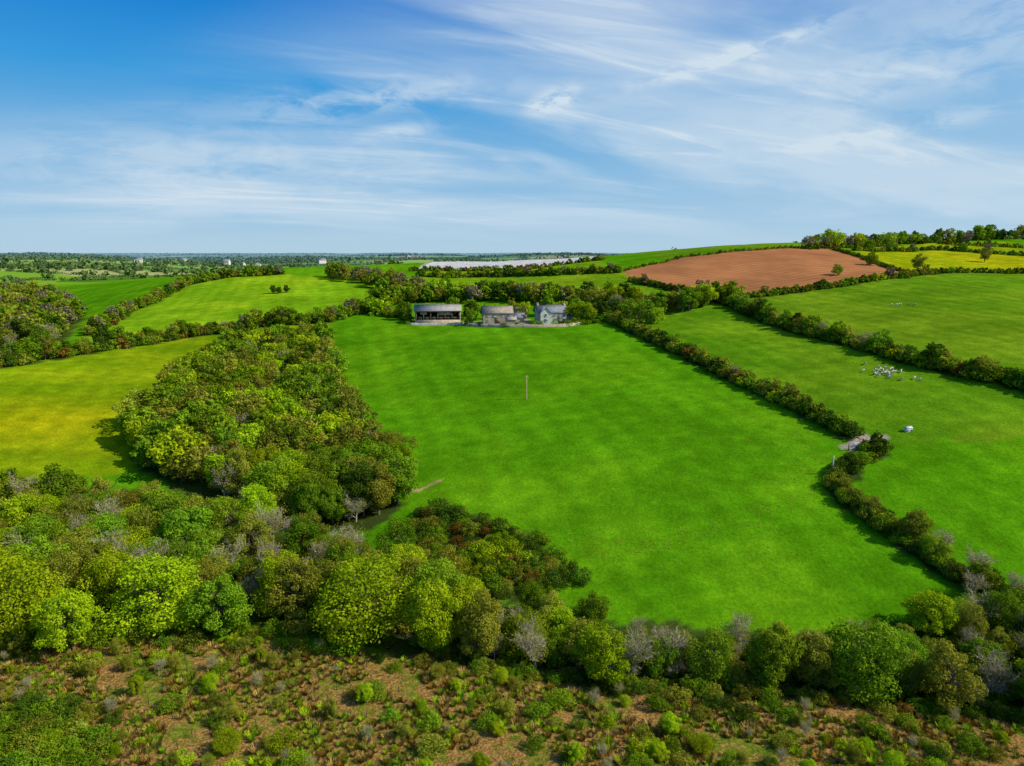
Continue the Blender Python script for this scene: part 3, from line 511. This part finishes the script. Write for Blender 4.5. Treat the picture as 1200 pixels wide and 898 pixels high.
for c_,d_ in[((0,0,.1),(2.6,.9,.2)),((0,.42,.4),(2.6,.08,.42)),((0,-.42,.4),(2.6,.08,.42)),((1.26,0,.4),(.08,.74,.42)),((-1.26,0,.4),(.08,.74,.42))]: mb.box(c_,d_,0)
mb.box((0,0,.4),(2.42,.74,.02),1); obj('trough',mb.mesh('trough',[fm,wm]),p)
# =============================================================== SHEEP
fleece=mat_noise('fleece',(.46,.41,.29),(.66,.60,.46),9,.95,.05,.5); skinm=mat_noise('sheep_face',(.36,.31,.24),(.5,.45,.37),6)
def sheep_mesh(name,graze):
    hx,hz=(.72,.22) if graze else (.74,.98); nx_,nz_=(.60,.48) if graze else (.58,.82)
    V=[(-.42,0,.66,.25,.26),(-.15,0,.66,.29,.29),(.15,0,.66,.28,.29),(.40,0,.68,.22,.24),(nx_,0,nz_,.12,.13),(hx,0,hz,.085,.095),(hx+(.10 if graze else .18),0,hz-(.12 if graze else .06),.055,.06),(-.58,0,.72,.08,.08),(-.64,0,.52,.035,.04)]
    E=[(0,1),(1,2),(2,3),(3,4),(4,5),(5,6),(0,7),(7,8)]
    for s in(-1,1):
        i=len(V); V+=[(-.40,s*.14,.48,.11,.12),(-.34,s*.14,.38,.07,.075),(-.47,s*.14,.25,.038,.04),(-.45,s*.14,.02,.034,.036)]; E+=[(0,i),(i,i+1),(i+1,i+2),(i+2,i+3)]
        i=len(V); V+=[(.34,s*.13,.45,.09,.09),(.36,s*.13,.26,.042,.045),(.35,s*.13,.02,.034,.036)]; E+=[(3,i),(i,i+1),(i+1,i+2)]
        i=len(V); V+=[(hx-.06,s*.15,hz+.03,.025,.03)]; E+=[(5,i)]
    me=bpy.data.meshes.new(name); me.from_pydata([v[:3] for v in V],E,[]); o=bpy.data.objects.new('tmp',me); col.objects.link(o)
    sk=o.modifiers.new('s','SKIN'); sk.use_smooth_shade=True
    for v,q in zip(me.skin_vertices[0].data,V): v.radius=(q[3],q[4]); v.use_root=False
    me.skin_vertices[0].data[1].use_root=True
    o.modifiers.new('b','SUBSURF').levels=1; dg=bpy.context.evaluated_depsgraph_get(); r=bpy.data.meshes.new_from_object(o.evaluated_get(dg)); bpy.data.objects.remove(o)
    r.name=name; r.materials.clear(); r.materials.append(fleece); r.materials.append(skinm)
    for p_ in r.polygons:
        c_=p_.center
        if c_[0]>hx-.09 or c_[2]<.34 and abs(c_[1])>.05: p_.material_index=1
    return r
SM=[sheep_mesh('sheep_grazing',True),sheep_mesh('sheep_standing',False)]
srng=np.random.default_rng(3)
sp_=[(110.5+srng.normal()*1.9,198.3+srng.normal()*2.9) for _ in range(34)]+[(163.5,295),(165,293.5),(166.5,294),(171.4,291.4),(170.2,293)]+[(115,189)]
keep=[]
for q in sp_:
    if all(math.hypot(q[0]-k[0],q[1]-k[1])>1.0 for k in keep): keep.append(q)
for q in keep: obj('sheep',SM[0 if srng.random()<.65 else 1],None,(q[0],q[1],tz(*q)-.02),srng.random()*6.28,(1,1,1))
# =============================================================== CAMERA / LIGHT / SKY
c=bpy.data.cameras.new('camera'); c.lens=24; c.sensor_width=36; c.clip_end=30000; c.clip_start=1
cam=obj('camera',c,None,(0,0,60)); cam.rotation_euler=(math.radians(79.2),0,0); sc=bpy.context.scene; sc.camera=cam
sc.view_settings.view_transform='Standard'; sc.view_settings.look='None'; sc.view_settings.exposure=0
EL=40; AZ=102
w=bpy.data.worlds.new('World'); sc.world=w; w.use_nodes=True; g=NT(w.node_tree); N,L,M,MR,MIX=g.N,g.L,g.M,g.MR,g.MIX
try: w.cycles.sampling_method='MANUAL'; w.cycles.sample_map_resolution=256
except Exception: pass
sk=N.new('ShaderNodeTexSky'); sk.sky_type='NISHITA'; sk.sun_disc=False; sk.sun_elevation=math.radians(EL); sk.sun_rotation=math.radians(AZ); sk.dust_density=.5; sk.ozone_density=2
tcn=N.new('ShaderNodeTexCoord'); sp=N.new('ShaderNodeSeparateXYZ'); L.new(tcn.outputs['Generated'],sp.inputs[0]); sx,sy,sz=sp.outputs
az=M('ARCTAN2',sx,sy); el=M('ARCSINE',sz)
cr=N.new('ShaderNodeValToRGB'); L.new(sz,cr.inputs[0]); e=cr.color_ramp.elements
stops=[(0,(.44,.63,.77)),(.05,(.33,.56,.78)),(.14,(.14,.42,.74)),(.22,(.03,.32,.72)),(.31,(.0,.20,.64)),(1,(.02,.12,.42))]
e[0].position=0;e[0].color=(*stops[0][1],1);e[1].position=1;e[1].color=(*stops[-1][1],1)
for p_,cc in stops[1:-1]: q=e.new(p_); q.color=(*cc,1)
bs=MIX(.94,sk.outputs[0],g.SCALE(cr.outputs[0],10.0)); bs=MIX(M('MULTIPLY',MR(az,-.30,.8),.45),bs,(4.7,6.5,8.0))
den=M('ADD',sz,.14); cx=M('DIVIDE',sx,den); cy=M('DIVIDE',sy,den)
rx=M('ADD',M('MULTIPLY',cx,.92),M('MULTIPLY',cy,.30)); ry=M('SUBTRACT',M('MULTIPLY',cy,.92),M('MULTIPLY',cx,.38))
n1=g.NOISE(g.COMB(M('MULTIPLY',rx,.55),ry,3.1),.9,5,.5,.6); n2=g.NOISE(g.COMB(M('MULTIPLY',rx,.8),M('MULTIPLY',ry,3.2),7.7),1.1,7,.62,.9)
mask=M('MULTIPLY',MR(M('ADD',az,M('MULTIPLY',el,-1.9)),-.98,-.5),MR(sz,.0,.07))
cl=M('ADD',M('MULTIPLY',M('MULTIPLY',MR(n1,.36,.62),.58),mask),M('MULTIPLY',M('MULTIPLY',M('MULTIPLY',MR(n2,.48,.78),.55),mask),MR(n1,.3,.6)))
fine=g.NOISE(g.COMB(az,M('MULTIPLY',el,2.6),0),14,7,.62,.5)
for (a0,e0,sa,se,ang,amp) in [(.059,.203,.034,.012,.25,1.15),(.30,.250,.12,.011,.22,.75),(-.20,.2,.16,.020,.12,.5),(-.15,.165,.045,.010,.1,.55),(.47,.143,.14,.010,.13,.55),(.6,.24,.22,.06,.3,.35),(-.45,.11,.3,.04,.02,.3)]:
    da=M('SUBTRACT',az,a0); de=M('SUBTRACT',el,e0); ca,sa_=math.cos(ang),math.sin(ang)
    p_=M('ADD',M('MULTIPLY',da,ca/sa),M('MULTIPLY',de,sa_/sa)); q=M('SUBTRACT',M('MULTIPLY',de,ca/se),M('MULTIPLY',da,sa_/se))
    gg=M('EXPONENT',M('MULTIPLY',M('ADD',M('MULTIPLY',p_,p_),M('MULTIPLY',q,q)),-1)); cl=M('ADD',cl,M('MULTIPLY',M('MULTIPLY',gg,MR(fine,.36,.60)),amp))
fin=MIX(M('MINIMUM',cl,.93),bs,(6.5,7.6,8.5)); L.new(fin,N['Background'].inputs[0]); N['Background'].inputs[1].default_value=.1
l=bpy.data.lights.new('sun','SUN'); l.energy=4.8; l.angle=math.radians(.5); l.color=(1,.95,.85); lo=obj('sun',l)
ce=math.cos(math.radians(EL)); a_=math.radians(AZ); sd=Vector((ce*math.sin(a_),ce*math.cos(a_),math.sin(math.radians(EL)))); lo.rotation_euler=sd.to_track_quat('Z','Y').to_euler()
print('OBJ',len(bpy.data.objects))
